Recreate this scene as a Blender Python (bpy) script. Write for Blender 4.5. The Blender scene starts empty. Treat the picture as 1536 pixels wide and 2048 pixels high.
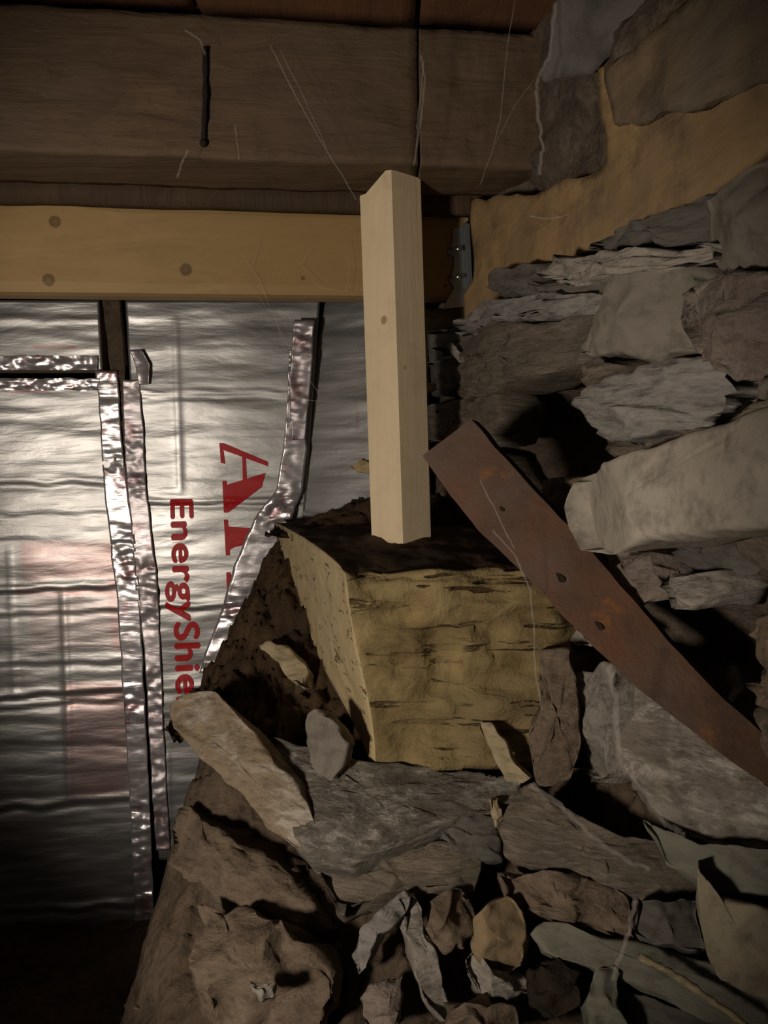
import bpy, bmesh, math, random
from mathutils import Vector, Matrix, noise, Euler

C = bpy.context.scene.collection
# ------------------------------------------------------------------ camera
F = 1540.0
CAM = Vector((0, 0, 0.6))
ROT = Euler((math.radians(85.0), 0, 0)).to_matrix() @ Matrix.Rotation(math.radians(-0.9), 3, 'Z')
cd = bpy.data.cameras.new('camera'); cam = bpy.data.objects.new('camera', cd); C.objects.link(cam)
cam.matrix_world = Matrix.Translation(CAM) @ ROT.to_4x4()
cd.sensor_fit = 'VERTICAL'; cd.sensor_height = 24.0; cd.lens = 24.0 * F / 2048.0; cd.clip_start = 0.02
bpy.context.scene.camera = cam
# ------------------------------------------------------------------ world and light
w = bpy.data.worlds.new('world'); bpy.context.scene.world = w; w.use_nodes = True
w.node_tree.nodes['Background'].inputs[0].default_value = (0.50, 0.44, 0.37, 1)
w.node_tree.nodes['Background'].inputs[1].default_value = 0.06
def spot(name, loc, target, power, col, size, blend, radius):
    l = bpy.data.lights.new(name, 'SPOT'); o = bpy.data.objects.new(name, l); C.objects.link(o)
    l.energy = power; l.color = col; l.spot_size = math.radians(size); l.spot_blend = blend; l.shadow_soft_size = radius
    o.location = loc; o.rotation_euler = (Vector(target) - Vector(loc)).to_track_quat('-Z', 'Y').to_euler()
    return o
spot('torch_light', (-0.38, -0.05, 0.49), (-0.02, 0.80, 0.54), 14.0, (1.0, 0.89, 0.75), 76, 0.6, 0.035)
vs = bpy.context.scene.view_settings
vs.view_transform = 'Standard'; vs.look = 'None'; vs.gamma = 1; vs.exposure = 0.0; vs.use_curve_mapping = False

# ------------------------------------------------------------------ helpers
def ray(px, py):
    d = Vector(((px - 768) / F, -(py - 1024) / F, -1.0))
    return (ROT @ d)
def on(px, py, plane):
    p0, n = plane; d = ray(px, py)
    t = (p0 - CAM).dot(n) / d.dot(n)
    return CAM + d * t
def atd(px, py, y):
    d = ray(px, py); return CAM + d * (y / d.y)
def back(D):            # planes parallel to the yawed back wall, front side towards the camera
    return (Vector((0, D, 0)), Vector((0.14, -1, 0)).normalized())
def right(off=0.0):     # planes along the stone wall, off > 0 stands out into the room
    return (Vector((0.285 - off * 1.03, 0, 0)), Vector((-1, -0.235, 0)).normalized())
def tag(o, label, cat, group=None, kind=None):
    if label: o['label'] = label
    if cat: o['category'] = cat
    if group: o['group'] = group
    if kind: o['kind'] = kind
    return o
def link(name, me, m, parent=None, smooth=False):
    if not isinstance(m, (list, tuple)): m = [m]
    for q in m: me.materials.append(q)
    if smooth:
        for p in me.polygons: p.use_smooth = True
    o = bpy.data.objects.new(name, me); C.objects.link(o)
    if parent: o.parent = parent
    return o
def mesh(name, verts, faces, m, parent=None, smooth=False, center=True):
    c = Vector((0, 0, 0))
    if center and parent is None:
        for v in verts: c += Vector(v)
        c /= len(verts)
    me = bpy.data.meshes.new(name)
    me.from_pydata([tuple(Vector(v) - c) for v in verts], [], faces); me.update()
    o = link(name, me, m, parent, smooth); o.location = c
    return o
def fbm(p, s, oct=4, rough=0.55):
    a, t, f = 1.0, 0.0, s
    for i in range(oct):
        t += a * noise.noise(Vector(p) * f); a *= rough; f *= 2.03
    return t
def empty(name, loc, label, cat, group=None):
    o = bpy.data.objects.new(name, None); C.objects.link(o); o.location = loc; o.empty_display_size = 0.02
    return tag(o, label, cat, group)
def smooth(a, b, x):
    t = max(0.0, min(1.0, (x - a) / (b - a))); return t * t * (3 - 2 * t)

# ------------------------------------------------------------------ materials
class N:
    def __init__(s, name, rough=0.8, metal=0.0, spec=0.3):
        s.m = bpy.data.materials.new(name); s.m.use_nodes = True; s.t = s.m.node_tree
        s.b = s.t.nodes['Principled BSDF']
        s.b.inputs['Roughness'].default_value = rough; s.b.inputs['Metallic'].default_value = metal
        s.b.inputs['Specular IOR Level'].default_value = spec
        s.tc = s.t.nodes.new('ShaderNodeTexCoord')
        s.geo = s.t.nodes.new('ShaderNodeNewGeometry')
    def n(s, t, **k):
        q = s.t.nodes.new(t)
        for a, b in k.items(): setattr(q, a, b)
        return q
    def l(s, a, b): s.t.links.new(a, b)
    def mapv(s, scale=(1, 1, 1), rot=(0, 0, 0), src=None):
        q = s.n('ShaderNodeMapping'); q.inputs['Scale'].default_value = scale; q.inputs['Rotation'].default_value = rot
        s.l(src or s.geo.outputs['Position'], q.inputs['Vector']); return q.outputs[0]
    def noise(s, vec, scale, detail=6, rough=0.6, dist=0.0):
        q = s.n('ShaderNodeTexNoise'); q.inputs['Scale'].default_value = scale; q.inputs['Detail'].default_value = detail
        q.inputs['Roughness'].default_value = rough; q.inputs['Distortion'].default_value = dist
        s.l(vec, q.inputs['Vector']); return q.outputs['Fac']
    def ramp(s, fac, stops):
        q = s.n('ShaderNodeValToRGB'); e = q.color_ramp.elements
        while len(e) < len(stops): e.new(0.5)
        for i, (p, c) in enumerate(stops):
            e[i].position = p; e[i].color = (c[0], c[1], c[2], 1) if isinstance(c, (tuple, list)) else (c, c, c, 1)
        s.l(fac, q.inputs[0]); return q.outputs[0]
    def mix(s, fac, a, b, mode='MIX'):
        q = s.n('ShaderNodeMix', data_type='RGBA', blend_type=mode)
        for v, i in ((fac, 0), (a, 6), (b, 7)):
            if hasattr(v, 'links') or hasattr(v, 'is_linked'): s.l(v, q.inputs[i])
            else: q.inputs[i].default_value = v if i == 0 else (v[0], v[1], v[2], 1)
        return q.outputs[2]
    def math(s, op, a, b=0.0):
        q = s.n('ShaderNodeMath', operation=op)
        for v, i in ((a, 0), (b, 1)):
            if hasattr(v, 'is_linked'): s.l(v, q.inputs[i])
            else: q.inputs[i].default_value = v
        return q.outputs[0]
    def bump(s, h, strength, dist, prev=None):
        q = s.n('ShaderNodeBump'); q.inputs['Strength'].default_value = strength; q.inputs['Distance'].default_value = dist
        s.l(h, q.inputs['Height'])
        if prev: s.l(prev, q.inputs['Normal'])
        return q.outputs[0]
    def spots(s, base, pts, col):
        for (p, r, st) in pts:
            q = s.n('ShaderNodeVectorMath', operation='DISTANCE'); s.l(s.geo.outputs['Position'], q.inputs[0]); q.inputs[1].default_value = p
            f = s.math('ADD', q.outputs['Value'], s.math('MULTIPLY', s.noise(s.geo.outputs['Position'], 90, 2), r * 0.5))
            g = s.ramp(s.math('DIVIDE', f, r * 2.0), [(0.0, st * 0.6), (0.42, st), (0.60, st * 1.0), (0.72, 0.0)])
            base = s.mix(g, base, col)
        return base
    def done(s, col, nrm=None):
        if hasattr(col, 'is_linked'): s.l(col, s.b.inputs['Base Color'])
        else: s.b.inputs['Base Color'].default_value = (*col, 1)
        if nrm: s.l(nrm, s.b.inputs['Normal'])
        return s.m

def wood(name, c1, c2, c3, axis='x', yaw=0.0, dirt=0.3, dirtcol=(0.05, 0.035, 0.022), bump=0.4, spots=(), rough=0.75, freq=1.0, spotcol=(0.12, 0.065, 0.03)):
    s = N(name, rough)
    sc = {'x': (6, 60, 60), 'y': (60, 6, 60), 'z': (70, 70, 5)}[axis]
    v = s.mapv(tuple(q * freq for q in sc), (0, 0, yaw))
    a = s.noise(v, 1.0, 6, 0.6, 1.2); b = s.noise(s.geo.outputs['Position'], 7, 4, 0.6)
    col = s.mix(s.ramp(a, [(0.3, 0.0), (0.7, 1.0)]), c1, c2)
    col = s.mix(s.ramp(b, [(0.38, 0.0), (0.68, 1.0)]), col, c3)
    d = s.noise(s.mapv((1, 1, 1)), 22, 8, 0.7)
    col = s.mix(s.ramp(d, [(0.5, 0.0), (0.72, dirt)]), col, dirtcol)
    col = s.spots(col, spots, spotcol)
    f = s.noise(s.mapv(tuple(q * 3 * freq for q in sc), (0, 0, yaw)), 1.0, 4, 0.7)
    h = s.math('ADD', a, s.math('ADD', s.math('MULTIPLY', d, 0.6), s.math('MULTIPLY', f, 0.3)))
    return s.done(col, s.bump(h, bump, 0.004))

def stone(name, c1, c2, c3, scale=14, bump=0.6, strat=0.0, pale=0.0, palecol=(0.5, 0.46, 0.42), rough=0.85):
    s = N(name, rough)
    g = s.geo.outputs['Position']
    v = s.mapv((1, 1, 1 + 3.5 * strat), (0, math.radians(-14), 0))
    a = s.noise(v, scale, 8, 0.62, 0.6); b = s.noise(v, scale * 0.35, 3, 0.5); c = s.noise(v, scale * 5, 6, 0.7)
    col = s.mix(s.ramp(a, [(0.34, 0.0), (0.66, 1.0)]), c1, c2)
    col = s.mix(s.ramp(b, [(0.42, 0.0), (0.64, 0.85)]), col, c3)
    if pale:
        p = s.noise(v, scale * 1.6, 8, 0.75, 0.8)
        col = s.mix(s.ramp(p, [(0.5, 0.0), (0.66, pale)]), col, palecol)
    col = s.mix(s.ramp(c, [(0.30, 0.55), (0.52, 0.0)]), col, (0.03, 0.022, 0.015))
    h = s.math('ADD', a, s.math('MULTIPLY', c, 0.35))
    return s.done(col, s.bump(h, bump, 0.008))

YAW = -math.atan(0.14)
P = lambda px, py, D: tuple(on(px, py, back(D)))
M = {}
M['joist'] = wood('new_pine', (0.31, 0.20, 0.085), (0.39, 0.26, 0.115), (0.34, 0.22, 0.09), 'x', YAW, 0.12, bump=0.10,
    spots=[(P(110, 443, .82), .0055, .8), (P(97, 560, .82), .0055, .8), (P(372, 539, .82), .0058, .8), (P(606, 556, .82), .0022, .7), (P(890, 572, .82), .002, .8)], rough=0.6)
M['strut'] = wood('pale_pine', (0.74, 0.58, 0.38), (0.84, 0.68, 0.46), (0.78, 0.62, 0.41), 'z', 0, 0.18, dirtcol=(0.25, 0.16, 0.08), bump=0.12,
    spots=[(tuple(atd(762, 640, .722)), .005, .75), (tuple(atd(740, 760, .722)), .002, .5), (tuple(atd(812, 735, .722)), .002, .5)], rough=0.6, spotcol=(0.3, 0.16, 0.06))
M['old_beam'] = wood('aged_beam_wood', (0.085, 0.052, 0.030), (0.15, 0.098, 0.056), (0.12, 0.080, 0.052), 'x', YAW, 0.5, bump=0.7, freq=0.8)
M['plank'] = wood('dark_ceiling_plank', (0.11, 0.048, 0.022), (0.19, 0.088, 0.038), (0.13, 0.06, 0.028), 'y', 0.0, 0.5, bump=0.5, freq=0.8)
M['ledger'] = wood('tan_wall_beam', (0.27, 0.17, 0.078), (0.36, 0.235, 0.115), (0.20, 0.135, 0.075), 'y', -0.2, 0.75, dirtcol=(0.055, 0.045, 0.035), bump=0.6, freq=0.6)
M['dark_end'] = wood('dark_beam_end', (0.045, 0.026, 0.014), (0.085, 0.05, 0.028), (0.055, 0.034, 0.02), 'z', 0, 0.5, bump=0.6)
M['block_front'] = stone('rotten_timber_front', (0.15, 0.10, 0.04), (0.30, 0.21, 0.085), (0.22, 0.165, 0.075), 9, 1.0, 1.6, 0.25, (0.36, 0.27, 0.12))
M['block_end'] = stone('sawn_timber_end', (0.42, 0.32, 0.17), (0.50, 0.39, 0.22), (0.46, 0.36, 0.21), 26, 0.55, 0.6)
def grainy(name, c1, c2, c3, dark, thr, sc, bumpd):
    s = N(name, .85); g = s.geo.outputs['Position']
    a = s.noise(g, 16, 7, .65, .8); b = s.noise(g, 9, 3, .5)
    col = s.mix(s.ramp(a, [(.32, 0), (.68, 1)]), c1, c2); col = s.mix(s.ramp(b, [(.42, 0), (.62, .9)]), col, c3)
    st = s.noise(s.mapv(sc), 1.0, 5, .6, .5)
    k = s.ramp(st, [(thr, 1.0), (thr + .055, 0.0)])
    mask = s.ramp(s.noise(g, 24, 3, .5), [(.42, 0.15), (.58, 1.0)])
    col = s.mix(s.math('MULTIPLY', k, mask), col, dark)
    h = s.math('SUBTRACT', s.math('ADD', a, s.math('MULTIPLY', s.noise(g, 90, 5, .7), .3)), s.math('MULTIPLY', s.math('MULTIPLY', k, mask), .7))
    return s.done(col, s.bump(h, 1.0, bumpd))
M['block_front'] = grainy('rotten_timber_front', (0.13, 0.088, 0.036), (0.35, 0.26, 0.12), (0.22, 0.162, 0.08), (0.07, 0.04, 0.014), .36, (16, 16, 130), .007)
M['block_end'] = grainy('sawn_timber_end', (0.42, 0.32, 0.17), (0.50, 0.39, 0.22), (0.47, 0.37, 0.22), (0.16, 0.10, 0.045), .335, (60, 60, 170), .004)
M['block_top'] = stone('rotten_timber_top', (0.055, 0.03, 0.014), (0.10, 0.058, 0.026), (0.04, 0.024, 0.014), 20, 1.0, 0.0)
M['soil'] = stone('brown_soil', (0.065, 0.043, 0.027), (0.17, 0.122, 0.083), (0.10, 0.068, 0.044), 30, 1.0, 0.0, 0.3, (0.17, 0.13, 0.10))
M['floor'] = stone('dark_soil', (0.07, 0.042, 0.02), (0.14, 0.086, 0.044), (0.08, 0.05, 0.025), 20, 1.0)
M['mortar'] = stone('dusty_mortar', (0.08, 0.058, 0.042), (0.15, 0.115, 0.085), (0.10, 0.075, 0.055), 26, 1.0, 0.0, 0.3, (0.30, 0.24, 0.20))
M['grey'] = stone('grey_stone', (0.155, 0.134, 0.11), (0.24, 0.21, 0.172), (0.185, 0.16, 0.132), 12, 0.35)
M['pale'] = stone('pale_grey_stone', (0.28, 0.245, 0.20), (0.38, 0.335, 0.275), (0.32, 0.275, 0.225), 12, 0.3)
M['blue'] = stone('bluish_slate', (0.175, 0.158, 0.145), (0.28, 0.255, 0.235), (0.21, 0.19, 0.172), 16, 0.7, 1.0, 0.3, (0.40, 0.36, 0.34))
M['slate'] = stone('dark_slate', (0.08, 0.071, 0.062), (0.14, 0.125, 0.108), (0.10, 0.089, 0.077), 12, 0.5, 1.2)
M['strata'] = stone('layered_stone', (0.12, 0.095, 0.07), (0.24, 0.195, 0.145), (0.16, 0.13, 0.098), 14, 1.0, 1.8, 0.4, (0.40, 0.34, 0.28))
M['white'] = stone('whitish_stone', (0.22, 0.19, 0.16), (0.46, 0.41, 0.36), (0.30, 0.26, 0.22), 18, 0.9, 0.8)
M['pink'] = stone('pinkish_rubble_stone', (0.19, 0.14, 0.115), (0.34, 0.27, 0.225), (0.23, 0.18, 0.15), 26, 1.0, 0.2, 0.3)
M['brown'] = stone('brown_stone', (0.13, 0.092, 0.062), (0.23, 0.17, 0.12), (0.16, 0.115, 0.08), 20, 0.9, 0.4, 0.2, (0.32, 0.26, 0.20))
M['tan'] = stone('tan_stone', (0.20, 0.14, 0.078), (0.28, 0.20, 0.115), (0.23, 0.165, 0.095), 12, 0.4)
M['slab'] = stone('dusty_slab', (0.15, 0.125, 0.10), (0.27, 0.235, 0.20), (0.20, 0.165, 0.135), 14, 0.9, 0.6, 0.8, (0.50, 0.46, 0.41))
M['frost'] = stone('frosty_grey_slab', (0.12, 0.102, 0.082), (0.20, 0.175, 0.145), (0.15, 0.128, 0.104), 20, 0.9, 0.6, 0.85, (0.46, 0.42, 0.37))
M['slabside'] = stone('tan_slab_side', (0.21, 0.155, 0.10), (0.31, 0.24, 0.165), (0.25, 0.19, 0.13), 14, 0.8, 0.4, 0.8, (0.50, 0.45, 0.39))
M['greenish'] = stone('olive_grey_slate', (0.13, 0.125, 0.10), (0.20, 0.19, 0.15), (0.16, 0.145, 0.115), 8, 0.4, 0.5)
M['olivepale'] = stone('pale_olive_stone', (0.21, 0.175, 0.12), (0.30, 0.26, 0.18), (0.25, 0.21, 0.145), 12, 0.4)
M['crust'] = stone('pitted_mortar_crust', (0.24, 0.205, 0.175), (0.40, 0.355, 0.305), (0.30, 0.26, 0.22), 45, 1.2, 0, 0.2)
M['sliver'] = stone('pale_wood_sliver', (0.30, 0.24, 0.14), (0.42, 0.34, 0.21), (0.34, 0.27, 0.17), 20, 0.4, 0.6)
M['void'] = stone('black_void_soil', (0.018, 0.011, 0.006), (0.034, 0.022, 0.013), (0.02, 0.013, 0.008), 24, 0.8)

s = N('rusty_iron', 0.72, 0.0, 0.35)
g = s.geo.outputs['Position']
col = s.mix(s.ramp(s.noise(g, 16, 6, 0.6, 0.5), [(0.35, 0.0), (0.65, 1.0)]), (0.115, 0.066, 0.044), (0.18, 0.088, 0.052))
col = s.mix(s.ramp(s.noise(g, 30, 4, 0.6), [(0.60, 0.0), (0.70, 0.9)]), col, (0.32, 0.13, 0.03))
col = s.mix(s.ramp(s.noise(g, 11, 7, 0.7), [(0.48, 0.0), (0.62, 0.6)]), col, (0.15, 0.105, 0.085))
col = s.mix(s.ramp(s.noise(g, 60, 3, 0.5), [(0.68, 0.0), (0.74, 0.9)]), col, (0.02, 0.012, 0.01))
M['rust'] = s.done(col, s.bump(s.noise(g, 120, 6, 0.7), 0.35, 0.003))
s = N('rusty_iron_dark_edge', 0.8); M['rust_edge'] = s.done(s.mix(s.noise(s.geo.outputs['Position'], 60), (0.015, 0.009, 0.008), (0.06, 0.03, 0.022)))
s = N('galvanised_steel', 0.42, 0.85)
M['steel'] = s.done(s.mix(s.noise(s.geo.outputs['Position'], 60, 3), (0.26, 0.28, 0.30), (0.42, 0.44, 0.46)))
s = N('bright_nail_steel', 0.25, 1.0); M['nail'] = s.done((0.85, 0.86, 0.86))
s = N('slit_shade_black', 0.8, 0.2); M['iron'] = s.done((0.02, 0.015, 0.012))  # near-black colour for the rod that paints the shaded slit in the beam

def foil(name, base, rough, bump, attr=True, tint=None):
    s = N(name, rough, 0.85 if attr else 0.7)
    g = s.geo.outputs['Position']
    fine = s.noise(s.mapv((14, 14, 60)), 1.0, 5, 0.6, 0.6)
    mid = s.noise(s.mapv((5, 5, 26)), 1.0, 4, 0.5, 0.4)
    col = s.mix(s.ramp(fine, [(0.3, 0.0), (0.7, 1.0)]), tuple(q * 0.85 for q in base), base)
    if attr:
        a = s.n('ShaderNodeAttribute'); a.attribute_name = 'print'
        at = s.math('MULTIPLY', a.outputs['Fac'], s.ramp(s.noise(s.mapv((30, 30, 220)), 1, 3), [(0.3, 0.35), (0.7, 1.0)]))
        col = s.mix(at, col, (0.42, 0.16, 0.15))
    if tint:
        col = s.mix(s.ramp(s.noise(g, 34, 5, 0.7), [(0.52, 0.0), (0.62, 0.7)]), col, tint)
    d = s.noise(g, 5, 5, 0.6)
    r = s.ramp(d, [(0.3, rough * 0.85), (0.75, min(1, rough * 1.25))]); s.l(r, s.b.inputs['Roughness'])
    h = s.math('ADD', s.math('MULTIPLY', fine, 0.35), mid)
    return s.done(col, s.bump(h, bump, 0.006))
M['foil'] = foil('foil_facing', (0.46, 0.45, 0.445), 0.42, 0.30)
M['tape'] = foil('crinkled_foil_tape', (0.66, 0.62, 0.64), 0.30, 0.35, False, (0.30, 0.10, 0.12))
M['tape_dull'] = foil('dull_foil_tape', (0.55, 0.50, 0.52), 0.42, 0.35, False, (0.25, 0.12, 0.13))
s = N('red_ink', 0.5); M['red'] = s.done(s.mix(s.noise(s.geo.outputs['Position'], 80, 4), (0.42, 0.008, 0.012), (0.56, 0.014, 0.018)))
s = N('foam_core', 0.9); M['foam'] = s.done(s.mix(s.noise(s.geo.outputs['Position'], 40, 4), (0.30, 0.22, 0.13), (0.42, 0.33, 0.20)))
s = N('cobweb_silk', 0.9)
M['web'] = s.done((0.55, 0.50, 0.45)); s.b.inputs['Alpha'].default_value = 0.13
s = N('cobweb_fine', 0.9); M['webfine'] = s.done((0.50, 0.46, 0.42)); s.b.inputs['Alpha'].default_value = 0.13
M['dustcloth'] = stone('grey_dust_sheet', (0.10, 0.09, 0.08), (0.16, 0.145, 0.13), (0.125, 0.11, 0.098), 10, 0.3)

# ------------------------------------------------------------------ shape builders
def oriented_box(name, x0, x1, D0, D1, z0, z1, m, parent=None, nx=40, nz=8, amp=0.0, seed=0, topfn=None, ny=3, bev=0.0):
    """board lying along the yawed back direction; world coords"""
    bm = bmesh.new()
    def pt(x, D, z): return Vector((x, D + 0.14 * x, z))
    g = {}
    def V(i, j, k):
        key = (i, j, k)
        if key not in g:
            x = x0 + (x1 - x0) * i / nx; D = D0 + (D1 - D0) * j / ny; z = z0 + (z1 - z0) * k / nz
            if topfn and k: z += topfn(x) * k / nz
            edges = (j in (0, ny)) + (k in (0, nz)) + (i in (0, nx))
            p = pt(x, D, z)
            if bev and (j in (0, ny)) and (k in (0, nz)):
                p += Vector((0, bev if j == 0 else -bev, bev if k == 0 else -bev)) * 0.5
            if amp:
                q = p * 1.0 + Vector((seed * 3.1, 0, 0))
                p = p + Vector((0.2 * fbm(q, 30), fbm(q + Vector((9, 0, 0)), 26), 0.8 * fbm(q + Vector((0, 7, 0)), 22))) * amp
            g[key] = bm.verts.new(p)
        return g[key]
    for i in range(nx):
        for k in range(nz):
            bm.faces.new((V(i, 0, k), V(i + 1, 0, k), V(i + 1, 0, k + 1), V(i, 0, k + 1)))
            bm.faces.new((V(i, ny, k), V(i, ny, k + 1), V(i + 1, ny, k + 1), V(i + 1, ny, k)))
        for j in range(ny):
            bm.faces.new((V(i, j, 0), V(i, j + 1, 0), V(i + 1, j + 1, 0), V(i + 1, j, 0)))
            bm.faces.new((V(i, j, nz), V(i + 1, j, nz), V(i + 1, j + 1, nz), V(i, j + 1, nz)))
    for k in range(nz):
        for j in range(ny):
            bm.faces.new((V(0, j, k), V(0, j, k + 1), V(0, j + 1, k + 1), V(0, j + 1, k)))
            bm.faces.new((V(nx, j, k), V(nx, j + 1, k), V(nx, j + 1, k + 1), V(nx, j, k + 1)))
    me = bpy.data.meshes.new(name); bm.to_mesh(me); bm.free()
    c = Vector(((x0 + x1) / 2, (D0 + D1) / 2 + 0.07 * (x0 + x1), z0)) if parent is None else Vector()
    if parent is None: me.transform(Matrix.Translation(-c))
    o = link(name, me, m, parent, smooth=amp > 0); o.location = c
    return o

def resample(pts, n):
    L = [0]
    k = len(pts)
    for i in range(k): L.append(L[-1] + (pts[(i + 1) % k] - pts[i]).length)
    out = []
    for j in range(n):
        t = L[-1] * j / n; i = 0
        while L[i + 1] < t: i += 1
        f = (t - L[i]) / max(1e-9, L[i + 1] - L[i])
        out.append(pts[i].lerp(pts[(i + 1) % k], f))
    return out

def rock(name, outline, plane, m, front=0.012, thick=0.04, amp=0.004, seed=0, strat=0.0, parent=None, n=56, tilt=(0, 0), edge=0.012, sm=True):
    p0, nn = plane
    pts = [on(px, py, plane) for px, py in outline]
    c = sum(pts, Vector()) / len(pts)
    pts = resample(pts, n)
    rnd = random.Random(seed)
    R = sum((p - c).length for p in pts) / n
    front = min(front, R * 0.8)
    up = Vector((0, 0, 1)); u = up.cross(nn).normalized(); v = nn.cross(u)
    rings = [(0.12, 1, 1), (0.28, 1, 1), (0.44, 1, 1), (0.60, 1, 1), (0.74, 1, 1), (0.85, .97, 1), (0.925, .85, 1), (0.975, .55, 1), (1.0, .1, 1),
             (1.0, -.35, 0), (0.97, -.7, 0), (0.85, -1, 0), (0.5, -1.05, 0)]
    rings = [(min(sc, 1.0), h, f) for sc, h, f in rings]
    verts = []
    cuts = [(math.cos(t_) , math.sin(t_), rnd.uniform(.7, 1.7), rnd.uniform(.95, 1.5)) for t_ in [rnd.uniform(0, 6.28) for _ in range(6)]]
    def disp(p, h, f, sc):
        d = p - c
        du, dv = d.dot(u) / R, d.dot(v) / R
        hh = h * front if f else h * thick
        if f: hh += (tilt[0] * du + tilt[1] * dv) * front * min(1, max(0, h))
        if f and h > .5: hh = min([hh] + [front * (b_ - s2 * (cx_ * du + cy_ * dv)) for cx_, cy_, s2, b_ in cuts])
        q = p + nn * hh
        s_ = Vector((seed * 1.7, seed * 0.9, seed * 2.3))
        k = noise.noise_vector((q + s_) * (1.6 / R)) * amp * 0.9 + noise.noise_vector((q + s_) * 55) * amp * 0.55 + noise.noise_vector((q + s_) * 130) * amp * 0.3
        # broken facets
        if strat:
            t = (q.z + 0.25 * q.x + noise.noise(q * 14 + s_) * 0.012) * 95 + seed
            saw = t - math.floor(t)
            k += nn * (saw * saw - 0.4) * strat
        return q + k
    for sc, h, f in rings:
        for p in pts:
            verts.append(disp(c + (p - c) * sc, h, f, sc))
    a = len(verts); verts.append(disp(c, 1, 1, 0)); b = len(verts); verts.append(disp(c, -1.05, 0, 0))
    faces = []
    for i in range(n): faces.append((a, i, (i + 1) % n))
    for r in range(len(rings) - 1):
        for i in range(n):
            j = (i + 1) % n
            faces.append((r * n + i, (r + 1) * n + i, (r + 1) * n + j, r * n + j))
    r = len(rings) - 1
    for i in range(n): faces.append((b, r * n + (i + 1) % n, r * n + i))
    o = mesh(name, verts, faces, m, parent, smooth=sm)
    bm = bmesh.new(); bm.from_mesh(o.data); bmesh.ops.recalc_face_normals(bm, faces=bm.faces); bm.to_mesh(o.data); bm.free()
    return o

def strand(pts, r, bm, k=5, res=8, jit=0.0, seed=0):
    rnd = random.Random(seed)
    P_ = []
    for i in range(len(pts) - 1):
        for j in range(res): P_.append(pts[i].lerp(pts[i + 1], j / res) + Vector((rnd.uniform(-1, 1), rnd.uniform(-1, 1), rnd.uniform(-1, 1))) * jit * (1 if (i or j) else 0))
    P_.append(pts[-1])
    prev = None
    for i, p in enumerate(P_):
        t = (P_[min(i + 1, len(P_) - 1)] - P_[max(i - 1, 0)]).normalized()
        a = t.cross(Vector((0.31, 0.9, 0.2))).normalized(); b = t.cross(a)
        rr = r * (0.75 + 0.5 * rnd.random())
        ring = [bm.verts.new(p + (a * math.cos(2 * math.pi * q / k) + b * math.sin(2 * math.pi * q / k)) * rr) for q in range(k)]
        if prev:
            for q in range(k): bm.faces.new((prev[q], prev[(q + 1) % k], ring[(q + 1) % k], ring[q]))
        else: bm.faces.new(ring)
        prev = ring
    bm.faces.new(prev)
def bm_obj(name, bm, m, parent=None, sm=True):
    bmesh.ops.recalc_face_normals(bm, faces=bm.faces)
    me = bpy.data.meshes.new(name); bm.to_mesh(me); bm.free()
    c = Vector()
    if parent is None:
        for v in me.vertices: c += v.co
        c /= len(me.vertices); me.transform(Matrix.Translation(-c))
    o = link(name, me, m, parent, sm); o.location = c
    return o

Z0 = 0.6
# ------------------------------------------------------------------ setting: floor, soil heap, back wall, stone wall, ceiling
def gridmesh(name, x0, x1, y0, y1, nx, ny, fn, m, parent=None, kind=None):
    verts, faces = [], []
    for j in range(ny + 1):
        for i in range(nx + 1):
            verts.append(fn(x0 + (x1 - x0) * i / nx, y0 + (y1 - y0) * j / ny))
    for j in range(ny):
        for i in range(nx):
            a = j * (nx + 1) + i; faces.append((a, a + 1, a + nx + 2, a + nx + 1))
    o = mesh(name, verts, faces, m, parent, smooth=True)
    if kind: o['kind'] = kind
    return o

gridmesh('floor', -1.3, 0.6, -0.7, 1.25, 150, 150, lambda x, y: Vector((x, y, -0.01 + 0.02 * fbm((x, y, 0), 9))), M['floor'], kind='structure')

TP = [(0.0, -0.62), (0.25, -0.55), (0.40, -0.47), (0.50, -0.41), (0.58, -0.345), (0.66, -0.292), (0.76, -0.235), (0.86, -0.195), (0.95, -0.15), (1.05, -0.13), (1.3, -0.1)]
def heapT(y):
    for i in range(len(TP) - 1):
        if TP[i][0] <= y <= TP[i + 1][0]:
            f = (y - TP[i][0]) / (TP[i + 1][0] - TP[i][0]); return TP[i][1] * (1 - f) + TP[i + 1][1] * f
    return TP[-1][1] if y > 1 else TP[0][1]
def heap(x, y):
    x, y = min(x, .35 - .235 * y), min(y, .985 + .14 * x)
    e = smooth(-0.31, -0.13, x + 0.03 * noise.noise(Vector((x * 9, y * 9, 3))))
    z = -0.62 + (heapT(y) + 0.62) * e
    z += 0.13 * smooth(0.10, 0.30, x) * smooth(0.3, 0.5, y)
    z += (0.020 * fbm((x, y, 1.3), 14, 5, 0.62)) + 0.010 * abs(fbm((x, y, 5.3), 38, 3, 0.6))
    return Vector((x, y, Z0 + z))
hp = gridmesh('soil_heap', -0.42, 0.36, 0.12, 1.02, 260, 300, heap, M['soil'])
tag(hp, 'sloping heap of crumbly brown soil and rubble under the timber block', 'soil', kind='stuff')

oriented_box('wall_back', -1.3, 0.35, 1.06, 1.09, 0.0, 1.02, M['void'], nx=4, nz=4, ny=1)['kind'] = 'structure'

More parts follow.
